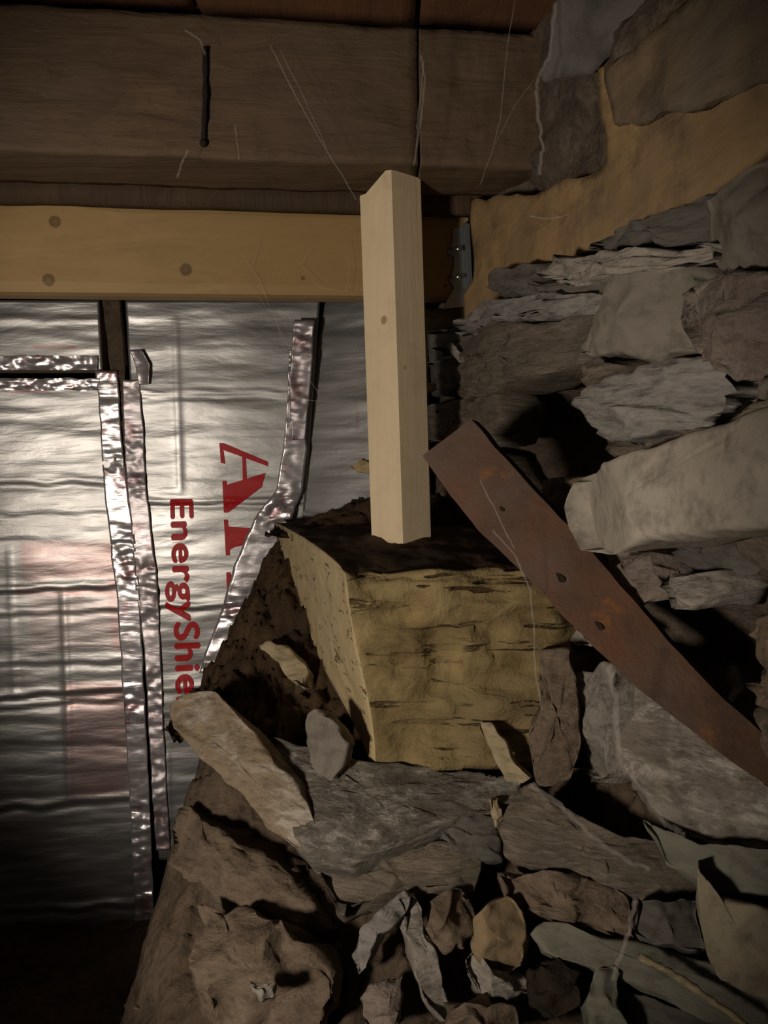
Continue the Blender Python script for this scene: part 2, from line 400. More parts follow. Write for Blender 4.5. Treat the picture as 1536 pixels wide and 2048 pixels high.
# --- stone wall on the right
def in_hole(px, py, cx, cy, rx, ry): return math.exp(-(((px - cx) / rx) ** 2 + ((py - cy) / ry) ** 2) ** 2)
ROTI = ROT.transposed()
def topx(p):
    q = ROTI @ (p - CAM); return 768 + F * q.x / -q.z, 1024 - F * q.y / -q.z
def wallfn(t, z):   # t = y depth
    zz = z - Z0
    rec = 0.03 + 0.055 * smooth(-0.02, -0.12, zz)
    p = Vector((0.285 + rec - 0.235 * t, t, z))
    if t > 0.2:
        px, py = topx(p)
        rec2 = 0.16 * in_hole(px, py, 1115, 865, 115, 110) + 0.10 * in_hole(px, py, 1440, 1290, 170, 110)
        p.x += rec2
    p.x += 0.014 * fbm((t, z, 0.5), 18, 5, 0.6)
    return p
wall = gridmesh('wall_right', -0.5, 1.12, -0.02, 1.0, 260, 200, wallfn, M['mortar'], kind='structure')

ceil = oriented_box('ceiling', -1.35, 0.55, -0.6, 1.15, Z0 + 0.385, Z0 + 0.40, M['plank'], nx=4, nz=1, ny=4); ceil['kind'] = 'structure'
ceil_loc = ceil.location.copy()
def parent_keep(o, par):
    o.parent = par; o.matrix_parent_inverse = Matrix.Translation(-par.location)
xs = [-1.3, -1.145, -0.95, -0.75, -0.555, -0.36, -0.148, 0.035, 0.23, 0.42]
for i in range(len(xs) - 1):
    x0, x1 = xs[i] + 0.0025, xs[i + 1] - 0.0025
    o = oriented_box('plank', x0, x1, -0.55, 0.70, Z0 + 0.361 + (i % 2) * 0.002, Z0 + 0.384, M['plank'], nx=14, nz=2, ny=60, amp=0.0016, seed=i)
    parent_keep(o, ceil)

# --- old header beam under the ceiling planks
hb = empty('timber_beam', (0, 0.75, Z0 + 0.247), 'old dusty brown beam in butted lengths below the ceiling planks', 'beam')
for i, (x0, x1) in enumerate([(-0.95, -0.565), (-0.56, 0.035), (0.0368, 0.158)]):
    o = oriented_box('beam_section', x0, x1, 0.70, 0.785, Z0 + 0.247, Z0 + 0.361, M['old_beam'], nx=70, nz=22, ny=10, amp=0.0022, seed=20 + i)
    parent_keep(o, hb)
o = oriented_box('beam_end', 0.1585, 0.24, 0.665, 0.785, Z0 + 0.24, Z0 + 0.335, M['dark_end'], nx=20, nz=20, ny=8, amp=0.002, seed=31)
parent_keep(o, hb)
bm = bmesh.new()  # dark rod added where the beam has only a shaded slit
strand([P_ for P_ in [atd(411, 95, 0.677), atd(411, 190, 0.677), atd(407, 285, 0.677)]], 0.0023, bm, 8, 6)
bmesh.ops.create_uvsphere(bm, u_segments=10, v_segments=6, radius=0.0034, matrix=Matrix.Translation(atd(407, 286, 0.676)))
tag(bm_obj('slit_shade', bm, M['iron']), 'thin black rod standing in for a shaded slit in the brown beam, left of the pale strut', 'nail')

# board in the gap between beam and new joist
o = oriented_box('batten', -0.95, 0.14, 0.80, 0.815, Z0 + 0.235, Z0 + 0.33, M['dark_end'], nx=80, nz=6, ny=2, amp=0.0015, seed=44)
tag(o, 'dark reddish batten squeezed between brown beam and new yellow joist', 'batten')

# --- new pine joist
def jt(x):
    px = 768 + x / (0.82 + 0.14 * x) * F
    return 0.006 * math.exp(-((px - 135) / 60) ** 2) + 0.002 * math.exp(-((px + 10) / 60) ** 2) - 0.0015 * smooth(200, 300, px)
o = oriented_box('joist', -0.95, 0.0935, 0.82, 0.858, Z0 + 0.153, Z0 + 0.2455, M['joist'], nx=160, nz=8, ny=4, topfn=jt, bev=0.004)
tag(o, 'new yellowish pine joist with small knots hung level below the brown beam', 'joist')

# --- joist hanger
hg = empty('joist_hanger', P(925, 620, .82), 'galvanised steel hanger with nails holding right end of the yellow joist', 'bracket')
def prism_on(name, pts, plane, th, m, parent, px=True):
    q = [on(a, b, plane) if px else a for a, b in pts]
    n_ = len(q); f_ = [v + plane[1] * th for v in q]
    faces = [tuple(range(n_)), tuple(range(2 * n_ - 1, n_ - 1, -1))] + [(i, i + n_, (i + 1) % n_ + n_, (i + 1) % n_) for i in range(n_)]
    bm = bmesh.new(); vv = [bm.verts.new(v) for v in q + f_]
    for f in faces: bm.faces.new([vv[i] for i in f])
    o = bm_obj(name, bm, m, parent, False)
    if parent: o.matrix_parent_inverse = Matrix.Translation(-parent.location)
    return o
pl = back(.8185)
prism_on('side_plate', [(906, 458), (936, 450), (942, 612), (884, 618), (900, 590), (908, 575), (898, 560), (907, 540), (908, 515), (895, 505), (905, 485)], pl, 0.0012, M['steel'], hg)
prism_on('fold_flange', [(926, 446), (937, 450), (945, 606), (936, 612)], back(.815), 0.004, M['steel'], hg)
for py in (497, 553):
    bm = bmesh.new(); p = on(901, py, pl); q = on(916, py + 1, back(.806))
    strand([p, q], 0.0016, bm, 8, 2); bmesh.ops.create_uvsphere(bm, u_segments=10, v_segments=6, radius=0.0030, matrix=Matrix.Translation(q))
    o = bm_obj('nail', bm, M['nail'], hg); o.matrix_parent_inverse = Matrix.Translation(-hg.location)

# --- ledger beam along the stone wall
def poly_plate(name, outline, plane, th, m, step=0.006, amp=0.0015, seed=0, parent=None):
    """thick plate cut to an outline on a plane, surface gridded and roughened"""
    p0, nn = plane
    bm = bmesh.new()
    vs_ = [bm.verts.new(on(a, b, plane)) for a, b in outline]
    f = bm.faces.new(vs_)
    r = bmesh.ops.extrude_face_region(bm, geom=[f])
    bmesh.ops.translate(bm, verts=[v for v in r['geom'] if isinstance(v, bmesh.types.BMVert)], vec=-nn * th)
    bmesh.ops.triangulate(bm, faces=bm.faces)
    for it in range(7):
        es = [e for e in bm.edges if e.calc_length() > step * 1.6]
        if not es or len(bm.faces) > 30000: break
        bmesh.ops.subdivide_edges(bm, edges=es, cuts=1); bmesh.ops.triangulate(bm, faces=bm.faces)
    for v in bm.verts:
        q = v.co + Vector((seed, 0, 0)); v.co += (noise.noise_vector(q * 22) * 1.6 + noise.noise_vector(q * 70) * 0.7) * amp
    return bm_obj(name, bm, m, parent, True)
o = poly_plate('wall_beam', [(880, 655), (905, 615), (945, 560), (943, 400), (1062, 385), (1183, 347), (1203, 330), (1200, 140), (1343, 28), (1400, -18), (1700, -240), (1700, 190), (1536, 292), (1420, 385), (1300, 440), (1180, 497), (1050, 540), (1000, 580), (940, 640)],
               right(0.0), 0.05, M['ledger'], amp=0.0022, seed=3)
tag(o, 'thick weathered tan beam running along the top of stone wall', 'beam')
# upper lap of the wall beam: a second board above
o = poly_plate('wall_plate', [(1208, 130), (1345, 24), (1400, -22), (1700, -245), (1700, 60), (1536, 150), (1400, 215), (1290, 240), (1215, 260)], right(0.006), 0.006, M['dark_end'], amp=0.0035, seed=8)
M_mott = wood('mottled_grey_board', (0.14, 0.10, 0.065), (0.24, 0.17, 0.10), (0.13, 0.11, 0.085), 'y', -0.2, 0.85, dirtcol=(0.05, 0.042, 0.034), bump=0.8, freq=0.5)
o.data.materials[0] = M_mott
tag(o, 'mottled grey brown split board lapped over upper half of the tan wall beam', 'board')
# pale offcut below the hanger
o = poly_plate('wood_offcut', [(846, 618), (925, 612), (935, 628), (890, 655), (848, 662)], back(.85), 0.03, M['sliver'], amp=0.001)
tag(o, 'small pale wood offcut wedged below the steel joist hanger', 'offcut')

# --- wall stones (parts of wall_right)
WS = [  # outline, offset, material, front, thick, amp, strat
 ([(1180,500),(1215,470),(1310,440),(1420,392),(1430,482),(1290,492)], .012, 'slate', .008, .05, .004, .004),
 ([(1425,398),(1470,360),(1540,318),(1640,280),(1640,530),(1500,548),(1440,535),(1428,480)], .020, 'grey', .012, .06, .004, 0),
 ([(1078,548),(1108,516),(1250,502),(1420,495),(1424,522),(1330,532),(1250,548),(1200,572),(1095,562)], .030, 'white', .010, .06, .006, .004),
 ([(985,575),(1005,548),(1050,530),(1092,524),(1085,560),(1220,570),(1200,598),(1100,592),(1020,592)], .012, 'slate', .010, .05, .005, .004),
 ([(890,668),(958,612),(1010,594),(1110,588),(1210,586),(1190,618),(1085,644),(1010,640),(930,668)], .020, 'blue', .010, .06, .005, .006),
 ([(868,700),(945,668),(1010,645),(1090,648),(1185,618),(1190,650),(1168,705),(1135,738),(1040,770),(990,792),(925,800),(900,760),(920,720)], .012, 'strata', .014, .07, .006, .006),
 ([(1240,548),(1282,524),(1395,536),(1422,600),(1384,702),(1330,718),(1262,720),(1163,706),(1186,640)], .020, 'grey', .018, .06, .006, 0),
 ([(1378,610),(1430,555),(1536,540),(1640,545),(1640,720),(1540,770),(1480,745),(1415,722),(1372,650)], .030, 'pink', .016, .06, .010, 0),
 ([(1186,800),(1215,768),(1280,738),(1400,722),(1455,745),(1482,780),(1430,828),(1340,862),(1270,890),(1232,872),(1205,838)], .022, 'blue', .016, .07, .006, .006),
 ([(1200,845),(1260,890),(1340,868),(1440,832),(1500,800),(1560,790),(1555,815),(1420,862),(1300,905),(1238,918)], .008, 'strata', .008, .05, .005, .004),
 ([(1134,1015),(1150,965),(1225,925),(1330,890),(1430,858),(1700,780),(1700,1050),(1490,1070),(1330,1084),(1225,1106),(1170,1096),(1144,1052)], .034, 'pale', .018, .08, .003, 0),
 ([(1490,770),(1640,720),(1640,780),(1540,800),(1500,800)], .010, 'grey', .008, .05, .005, 0),
 ([(838,672),(925,660),(945,690),(925,712),(845,725)], .0, 'blue', .006, .04, .003, .002),
 ([(840,735),(912,718),(925,755),(900,790),(842,795)], -.005, 'slate', .006, .04, .004, .003),
 ([(842,812),(930,800),(1005,785),(1012,830),(985,900),(930,880),(842,880)], .004, 'strata', .010, .05, .006, .005),
 ([(842,890),(930,890),(990,910),(1020,985),(940,1000),(846,1000)], -.012, 'brown', .008, .05, .005, .002),
 ([(1172,725),(1195,715),(1215,725),(1205,755),(1192,792),(1180,770)], .006, 'strata', .006, .04, .004, .002),
 ([(1085,985),(1110,955),(1150,955),(1148,1010),(1130,1050),(1100,1030)], -.02, 'brown', .010, .05, .005, 0),
 # below the pale slab, wall steps back
 ([(1180,1112),(1250,1100),(1300,1110),(1325,1150),(1345,1190),(1290,1212),(1240,1185),(1205,1150)], -.035, 'pink', .014, .05, .010, 0),
 ([(1322,1165),(1350,1150),(1415,1148),(1425,1180),(1405,1218),(1345,1215)], -.030, 'white', .012, .05, .004, 0),
 ([(1330,1095),(1480,1080),(1640,1070),(1640,1130),(1500,1140),(1400,1135)], -.060, 'slate', .010, .05, .005, 0),
 ([(1500,1370),(1560,1330),(1640,1330),(1640,1450),(1560,1440)], -.055, 'brown', .010, .05, .006, 0),
 ([(1500,1260),(1560,1220),(1640,1210),(1640,1310),(1540,1330)], -.06, 'brown', .010, .05, .006, 0),
 ([(1075,1250),(1110,1238),(1165,1262),(1185,1295),(1130,1285),(1082,1275)], -.010, 'white', .008, .04, .004, 0),
 ([(1168,1345),(1200,1325),(1225,1350),(1240,1440),(1225,1530),(1188,1565),(1150,1540),(1148,1500),(1168,1450),(1155,1400)], -.004, 'crust', .012, .06, .009, 0),
]
for i, (ol, off, mt, fr, th, am, st) in enumerate(WS):
    o = rock('stone', ol, right(off), M[mt], fr, th, am, seed=i * 7 + 3, strat=st, n=72, tilt=(random.Random(i).uniform(-.4, .4), random.Random(i + 50).uniform(-.4, .4)))
    parent_keep(o, wall)

# ------------------------------------------------------------------ foil faced insulation boards on the back wall
def board(name, outline, D, label, creases, prints, seed, plane=None, parent=None, step=0.0035, th=0.03, vstripes=()):
    plane = plane or back(D)
    p0, nn = plane
    pts = [on(a, b, plane) for a, b in outline]
    u = Vector((0, 0, 1)).cross(nn).normalized() * -1; v = Vector((0, 0, 1))
    if u.x < 0: u = -u
    # quad boards: bilinear grid from 4 corners (tl, tr, br, bl)
    tl, tr, br, bl = pts
    nx = int((tr - tl).length / step) + 1; ny = int((tl - bl).length / step) + 1
    verts, faces, pr = [], [], []
    for j in range(ny + 1):
        for i in range(nx + 1):
            a, b = i / nx, j / ny
            p = (tl.lerp(tr, a)).lerp(bl.lerp(br, a), b)
            px, py = topx(p)
            h = 0.0
            for (cy, slope, amp, wd) in creases:
                yy = cy + slope * px + 7 * noise.noise(Vector((px / 60, cy, seed)))
                t = (py - yy) / wd
                h += amp * (math.exp(-t * t) - 0.7 * math.exp(-((t - 1.4) ** 2)))
            for (cx, y0, y1, wd, amp) in vstripes:
                t = (px - cx - (py - y0) * 0.03) / wd
                h += amp * math.exp(-t * t) * smooth(y0 - 15, y0 + 15, py) * smooth(y1 + 15, y1 - 15, py)
            h += 0.0014 * noise.noise(Vector((p.x * 9, seed, p.z * 42))) + 0.0007 * noise.noise(Vector((p.x * 22, seed + 3, p.z * 120)))
            h += 0.0018 * noise.noise(Vector((p.x * 7, seed + 9, p.z * 8)))
            verts.append(p + nn * h)
            m_ = 0.0
            for (x0, y0, x1, y1, st) in prints:
                if x0 + (py - y0) * 0.03 < px < x1 + (py - y0) * 0.03 and y0 < py < y1: m_ = max(m_, st)
            pr.append(m_)
    n1 = len(verts)
    for j in range(ny):
        for i in range(nx):
            a = j * (nx + 1) + i; faces.append((a, a + nx + 1, a + nx + 2, a + 1))
    # sides and back (foam core)
    border = [i for i in range(nx + 1)] + [j * (nx + 1) + nx for j in range(1, ny + 1)] + [ny * (nx + 1) + i for i in range(nx - 1, -1, -1)] + [j * (nx + 1) for j in range(ny - 1, 0, -1)]
    nf = len(faces)
    for k in border: verts.append(verts[k] - nn * th); pr.append(0.0)
    m2 = len(border)
    for k in range(m2): faces.append((border[k], border[(k + 1) % m2], n1 + (k + 1) % m2, n1 + k))
    faces.append(tuple(n1 + k for k in range(m2)))
    o = mesh(name, verts, faces, [M['foil'], M['foam']], parent, smooth=True)
    at = o.data.attributes.new('print', 'FLOAT', 'POINT')
    at.data.foreach_set('value', pr)
    for p in o.data.polygons[nf:]: p.material_index = 1; p.use_smooth = False
    if label: tag(o, label, 'insulation board')
    return o

ub = board('insulation_board', [(-330, 600), (198, 600), (205, 741), (-330, 741)], 1.0, 'foil board strip above the black gap at upper left', [(640, 0, .0008, 8)], [(68, 692, 150, 696, .9)], 1)
lb = board('insulation_board', [(-330, 757), (222, 757), (300, 1930), (-330, 1930)], 1.0, 'bright wrinkled foil board filling the left side below the black gap',
           [(962, 0, .0022, 7), (1022, 0, .0009, 5), (1075, -.02, .0007, 5), (1180, -.06, .0022, 7), (1228, -.05, .0011, 5), (1325, -.03, .0010, 6), (1392, -.07, .0024, 8), (1412, -.08, .0016, 6), (1480, .02, .0007, 5), (1615, -.09, .0024, 8), (1822, -.06, .0018, 7)],
           [(40, 1082, 222, 1160, .45), (30, 1172, 222, 1190, .55), (60, 1200, 222, 1300, .22), (128, 1362, 250, 1590, .5), (10, 781, 100, 784, .9), (214, 1080, 235, 1300, .5)], 2,
           vstripes=[(128, 1185, 1600, 7, .0016), (20, 1100, 1400, 5, .0006)])
mb = board('insulation_board', [(250, 600), (640, 600), (560, 1720), (318, 1720)], 1.002, 'foil board with red lettering right of the taped vertical seam',
           [(786, 0, .0016, 5), (1003, 0, .0020, 5), (1222, -.03, .0022, 6), (1380, -.01, .0012, 6), (1432, -.02, .0012, 5)], [(262, 900, 292, 1200, .25)], 3,
           vstripes=[(350, 640, 980, 6, .0011), (335, 1500, 1640, 5, .0010)])
ap = (on(640, 900, back(1.0)), Vector((-0.42, -1, 0.12)).normalized())
rb = board('insulation_board', [(648, 600), (838, 600), (846, 1060), (572, 1060)], 1.0, 'narrow foil board tilted into the corner behind the pale strut', [(912, .19, .002, 5), (985, 0.1, .001, 5)], [(712, 800, 716, 860, .6)], 4, plane=ap)

# red lettering on the board (flat print)
pb = back(1.0 - 0.0050)
def letter(polys, parent, name='letter'):
    bm = bmesh.new()
    for poly in polys:
        f = bm.faces.new([bm.verts.new(on(a, b, pb)) for a, b in poly])
    bmesh.ops.triangulate(bm, faces=bm.faces)
    for f in bm.faces:
        if f.normal.dot(pb[1]) < 0: f.normal_flip()
    me = bpy.data.meshes.new(name); bm.to_mesh(me); bm.free()
    me.materials.append(M['red'])
    o = bpy.data.objects.new(name, me); C.objects.link(o); parent_keep(o, parent); return o
A_ = [[(438, 886), (446, 886), (536, 924), (536, 933), (446, 900), (450, 928), (441, 926)],       # thin stroke with upper serif
      [(484, 914), (491, 917), (493, 958), (485, 962)],                                             # crossbar
      [(444, 962), (452, 962), (453, 970), (531, 946), (523, 975), (455, 1008), (456, 1026), (447, 1026)]]
T_ = [[(447, 1040), (455, 1040), (456, 1054), (478, 1057), (500, 1057), (530, 1056), (528, 1094), (494, 1090), (470, 1095), (459, 1101), (459, 1112), (451, 1112)]]
L_ = [[(452, 1146), (460, 1146), (464, 1158), (484, 1158), (520, 1158), (520, 1190), (476, 1180), (462, 1200), (460, 1228), (455, 1228)]]
for q in (A_, T_, L_): letter(q, mb)
tc = bpy.data.curves.new('words', 'FONT'); tc.body = 'EnergyShield'; tc.size = 0.048; tc.offset = 0.0; tc.space_character = 1.04
to = bpy.data.objects.new('words', tc); C.objects.link(to)
bpy.context.view_layer.update()
me = bpy.data.meshes.new_from_object(to.evaluated_get(bpy.context.evaluated_depsgraph_get()))
C.objects.unlink(to); bpy.data.objects.remove(to)
X = [v.co.x for v in me.vertices]; w_ = max(X)
# text x runs down the wall, text y points right: left-bottom of text at (338, 995)
a0 = on(340, 995, pb); a1 = on(354, 1452, pb)
ex = (a1 - a0); Lw = ex.length; ex.normalize(); ey = ex.cross(pb[1]) * -1
if ey.x < 0: ey = -ey
sx = Lw / w_; cap = (on(386, 1000, pb) - on(340, 1000, pb)).length / 0.035
bm = bmesh.new()
for dx, dy in ((0, 0), (.0014, 0), (-.0014, 0), (0, .0012), (0, -.0012)):
    m2_ = me.copy(); m2_.transform(Matrix.Translation((dx, dy, 0))); bm.from_mesh(m2_); bpy.data.meshes.remove(m2_)
bm.to_mesh(me); bm.free()
for v in me.vertices:
    x, y = v.co.x * sx, v.co.y * cap * (1 + 0.22 * v.co.x / w_)
    v.co = a0 + ex * x + ey * y
me.materials.clear(); me.materials.append(M['red'])
to = bpy.data.objects.new('lettering', me); C.objects.link(to); parent_keep(to, mb)

from mathutils.bvhtree import BVHTree
def conform(o, board_):
    me = o.data; bm = bmesh.new(); bm.from_mesh(me); bmesh.ops.triangulate(bm, faces=bm.faces)
    for it in range(5):
        es = [e for e in bm.edges if e.calc_length() > .005]
        if not es: break
        bmesh.ops.subdivide_edges(bm, edges=es, cuts=1); bmesh.ops.triangulate(bm, faces=bm.faces)
    bt = BVHTree.FromPolygons([v.co + board_.location for v in board_.data.vertices], [tuple(p.vertices) for p in board_.data.polygons])
    n = pb[1]
    for v in bm.verts:
        h = bt.ray_cast(v.co + n * .05, -n)[0]
        if h: v.co = h + n * .0011
    for f in bm.faces:
        if f.normal.dot(n) < 0: f.normal_flip()
    bm.to_mesh(me); bm.free()
for ch in list(mb.children):
    conform(ch, mb)
# foil tape
def strip(name, line, width, plane, m, amp, seed, parent=None, nw=12, step=0.003, curl=0.0, fn=None):
    p0, nn = plane
    pts = [on(a, b, plane) for a, b in line]
    W = [on(a + wd, b, plane) - on(a, b, plane) for (a, b), wd in zip(line, width)]
    verts, faces = [], []; rows = 0
    for i in range(len(pts) - 1):
        k = max(2, int((pts[i + 1] - pts[i]).length / step))
        for j in range(k + (i == len(pts) - 2)):
            t = j / k; p = pts[i].lerp(pts[i + 1], t); wv = W[i].lerp(W[i + 1], t)
            for q in range(nw + 1):
                s_ = q / nw - 0.5
                x = p + wv * (s_ + 0.05 * noise.noise(p * 40 + Vector((seed, 0, 0))))
                am_ = amp * (0.35 + 1.5 * smooth(-.3, .4, noise.noise(Vector((seed, 1.3, p.z * 16)))))
                h = am_ * (1.2 * noise.noise(Vector((x.x * 25, seed, x.z * 85))) + 0.8 * noise.noise(Vector((x.x * 90, seed, x.z * 210)))) + 0.0015
                h += curl * (s_ + 0.5) ** 2
                verts.append(x + nn * h)
            rows += 1
    for r in range(rows - 1):
        for q in range(nw):
            a = r * (nw + 1) + q; faces.append((a, a + 1, a + nw + 2, a + nw + 1))
    # thickness
    n1 = len(verts)
    verts += [v - nn * 0.0004 for v in verts]
    faces += [tuple(n1 + k for k in reversed(f)) for f in faces]
    edge = [q for q in range(nw + 1)] + [r * (nw + 1) + nw for r in range(1, rows)] + [(rows - 1) * (nw + 1) + q for q in range(nw - 1, -1, -1)] + [r * (nw + 1) for r in range(rows - 2, 0, -1)]
    for k in range(len(edge)):
        a, b = edge[k], edge[(k + 1) % len(edge)]; faces.append((a, a + n1, b + n1, b))
    o = mesh(name, verts, faces, m, None, smooth=True)
    if parent: parent_keep(o, parent)
    return o
b1 = back(0.9992)
strip('foil_tape', [(-330, 728), (60, 728), (198, 724)], [26, 26, 26], b1, M['tape'], .0, 11) if False else None
def hstrip(x0, x1, yc, hh, parent, seed, m):
    # horizontal strip: gridded band
    n_ = int((x1 - x0) / 4); verts, faces = [], []
    for i in range(n_ + 1):
        for q in range(9):
            px = x0 + (x1 - x0) * i / n_; py = yc + hh * (q / 8 - .5) + 3 * noise.noise(Vector((px / 30, seed, 0)))
            p = on(px, py, b1)
            p += b1[1] * (.0018 + .0022 * noise.noise(Vector((p.x * 60, seed, p.z * 150))) + .0012 * noise.noise(Vector((p.x * 160, seed, p.z * 260))))
            verts.append(p)
    for i in range(n_):
        for q in range(8):
            a = i * 9 + q; faces.append((a, a + 1, a + 10, a + 9))
    n1 = len(verts); verts += [v - b1[1] * .0004 for v in verts]; faces += [tuple(n1 + k for k in reversed(f)) for f in faces]
    o = mesh('foil_tape', verts, faces, m, None, smooth=True); parent_keep(o, parent)
hstrip(-330, 196, 726, 28, ub, 5, M['tape'])
hstrip(-330, 200, 769, 24, lb, 6, M['tape'])
strip('foil_tape', [(214, 742), (222, 850), (230, 960), (245, 1080), (258, 1200), (268, 1400), (280, 1600), (292, 1900)], [44, 40, 46, 50, 46, 42, 40, 36], b1, M['tape'], .0020, 21, lb)
strip('foil_tape', [(262, 760), (268, 860), (272, 960), (285, 1080), (295, 1180), (305, 1300), (312, 1450), (326, 1700)], [34, 40, 38, 40, 44, 32, 30, 28], b1, M['tape_dull'], .0018, 23, mb)
strip('foil_tape', [(272, 700), (286, 730), (288, 770)], [26, 30, 22], b1, M['tape_dull'], .003, 24, mb, curl=.006)
o = strip('foil_tape', [(592, 700), (588, 800), (590, 900), (578, 980), (545, 1040), (512, 1130), (480, 1220), (430, 1345)], [28, 26, 48, 52, 76, 84, 76, 66], back(.990), M['tape'], .0026, 27)
tag(o, 'loose crinkled foil tape running diagonally beside the red lettering', 'tape')
o = strip('foil_tape', [(609, 640), (600, 760), (597, 880)], [40, 44, 26], back(.984), M['tape_dull'], .002, 29)
tag(o, 'dull brownish foil tape strip over corner joint behind the strut', 'tape')
for (px, py, sx_, sy_) in [(188, 716, 12, 16), (276, 711, 14, 16)]:
    pass
# brown strip set in the gap between the boards, wider at the top of the seam
o = strip('seam_strip', [(222, 600), (236, 740), (246, 850), (256, 1000), (268, 1150), (280, 1400), (292, 1700)], [34, 30, 16, 15, 16, 18, 18], back(1.004), M['soil'], .003, 33)
tag(o, 'brown strip in the groove between the two taped foil boards', 'dirt', kind='stuff')

# ------------------------------------------------------------------ pale strut
bm = bmesh.new()
A0 = Vector((0.0165, 0.742, Z0 - 0.096)); A1 = Vector((0.0105, 0.748, Z0 + 0.2475)); half = 0.0218
rows = []
for k in range(25):
    t = k / 24; c = A0.lerp(A1, t); row = []
    for q in range(4):
        for b in (-1, 1):
            ang = math.radians(45 + 90 * q + 1.5); bev = 0.0022
            # corner q with a small chamfer
            cx, cy = math.cos(ang) * half * 1.414, math.sin(ang) * half * 1.414
            tx, ty = -math.sin(ang) * b * bev, math.cos(ang) * b * bev
            r0 = Matrix.Rotation(math.radians(41), 3, 'Z') @ Vector((cx - math.cos(ang) * bev + tx, cy - math.sin(ang) * bev + ty, 0))
            zoff = 0
            if k == 24 and r0.x < -0.008: zoff = (r0.x + 0.008) * 0.9
            row.append(bm.verts.new(c + r0 + Vector((0, 0, zoff))))
    rows.append(row)
for k in range(24):
    for q in range(8): bm.faces.new((rows[k][q], rows[k][(q + 1) % 8], rows[k + 1][(q + 1) % 8], rows[k + 1][q]))
bm.faces.new(rows[0][::-1]); bm.faces.new(rows[-1])
o = bm_obj('wooden_strut', bm, M['strut'], sm=False)
tag(o, 'clean pale pine post standing upright on the old timber block', 'post')

# ------------------------------------------------------------------ old timber block under the strut
def block():
    o_far = Vector((-0.135, 0.94, 0)); o_near = Vector((-0.030, 0.60, 0))
    # outline on the sawn end plane: (t along far->near, z)
    crv = [(0, -.093), (.06, -.118), (.13, -.140), (.22, -.161), (.33, -.181), (.45, -.199), (.56, -.2126), (.68, -.226), (.80, -.237), (.90, -.248), (.97, -.262)]
    front = [(1.0, -.262), (1.0, -.228), (1.0, -.195), (1.0, -.165), (1.0, -.135), (1.0, -.112), (.985, -.102)]
    top = [(.93, -.097), (.8, -.094), (.65, -.092), (.5, -.091), (.35, -.091), (.2, -.091), (.1, -.092)]
    prof = []
    def dens(l, m_):
        out = []
        for i in range(len(l) - 1):
            for j in range(m_): out.append((l[i][0] + (l[i + 1][0] - l[i][0]) * j / m_, l[i][1] + (l[i + 1][1] - l[i][1]) * j / m_))
        return out
    full = dens(crv + front + top + [crv[0]], 5)
    nC = len(crv) - 1
    n = len(full); NX = 60
    verts, faces, mi = [], [], []
    ext = Vector((0.205, 0.0, 0))
    for k in range(NX + 1):
        s_ = k / NX
        for (t, z) in full:
            p = o_far.lerp(o_near, t); p = Vector((p.x, p.y, Z0 + z))
            # the front leans: near-bottom pushed in x
            p.x += 0.020 * smooth(-.10, -.25, z) * t
            p += ext * s_ * (0.93 + 0.07 * t)
            if t > .97 or z < -.1:
                amp = 0.014 * smooth(0, .08, s_)
                q = p
                lay = (q.z * 1.0 + 0.06 * q.x + 0.006 * noise.noise(q * 18)) * 85
                saw = lay - math.floor(lay)
                d = amp * (1.0 * noise.noise(Vector((q.x * 14, q.y * 10, q.z * 45))) + .6 * noise.noise(Vector((q.x * 40, 3, q.z * 110))) + .35 * (saw - .5))
                hole = in_hole(q.x, q.z, 0.045, Z0 - .165, .018, .022) * .010 + in_hole(q.x, q.z, 0.005, Z0 - .135, .03, .006) * .006
                p += Vector((0, 1, 0)) * ((-d + hole) if t > .9 else 0) + Vector((0, 0, 1)) * (d if t <= .9 else d * .4)
                p.y += .03 * smooth(.75, 1.0, s_) * (t > .9)
            else:
                p.z += (0.005 * fbm(p, 30, 4) - .004 * smooth(.6, .97, t)) * smooth(0, .05, s_)
            verts.append(p)
    for k in range(NX):
        for i in range(n):
            j = (i + 1) % n
            faces.append((k * n + i, k * n + j, (k + 1) * n + j, (k + 1) * n + i))
            t, z = full[i]
            mi.append(2 if (z > -.1005 and t < .985 and i > nC * 5) else 0)
    # sawn end: rings toward a centre
    cen = sum((verts[i] for i in range(n)), Vector()) / n
    rr = 10; base = len(verts)
    ring_prev = list(range(n))
    endn = (o_near - o_far).cross(Vector((0, 0, 1))).normalized()
    for r in range(1, rr):
        f = 1 - r / rr; new = []
        for i in range(n):
            p = cen + (verts[i] - cen) * f
            p = p + endn * (.0018 * noise.noise(p * 60) + .003 * noise.noise(p * 16))
            new.append(len(verts)); verts.append(p)
        for i in range(n):
            j = (i + 1) % n; faces.append((ring_prev[j], ring_prev[i], new[i], new[j])); mi.append(1)
        ring_prev = new
    verts.append(cen); ci = len(verts) - 1
    for i in range(n): faces.append((ring_prev[(i + 1) % n], ring_prev[i], ci)); mi.append(1)
    faces.append(tuple(NX * n + i for i in range(n))); mi.append(0)
    o = mesh('timber_block', verts, faces, [M['block_front'], M['block_end'], M['block_top']], None, smooth=True)
    bm = bmesh.new(); bm.from_mesh(o.data)
    bm.faces.ensure_lookup_table()
    bmesh.ops.recalc_face_normals(bm, faces=bm.faces); bm.to_mesh(o.data); bm.free()
    for p, q in zip(o.data.polygons, mi): p.material_index = q
    tag(o, 'yellowish crumbling timber block with sawn left end under the strut', 'timber block')
    return o
block()
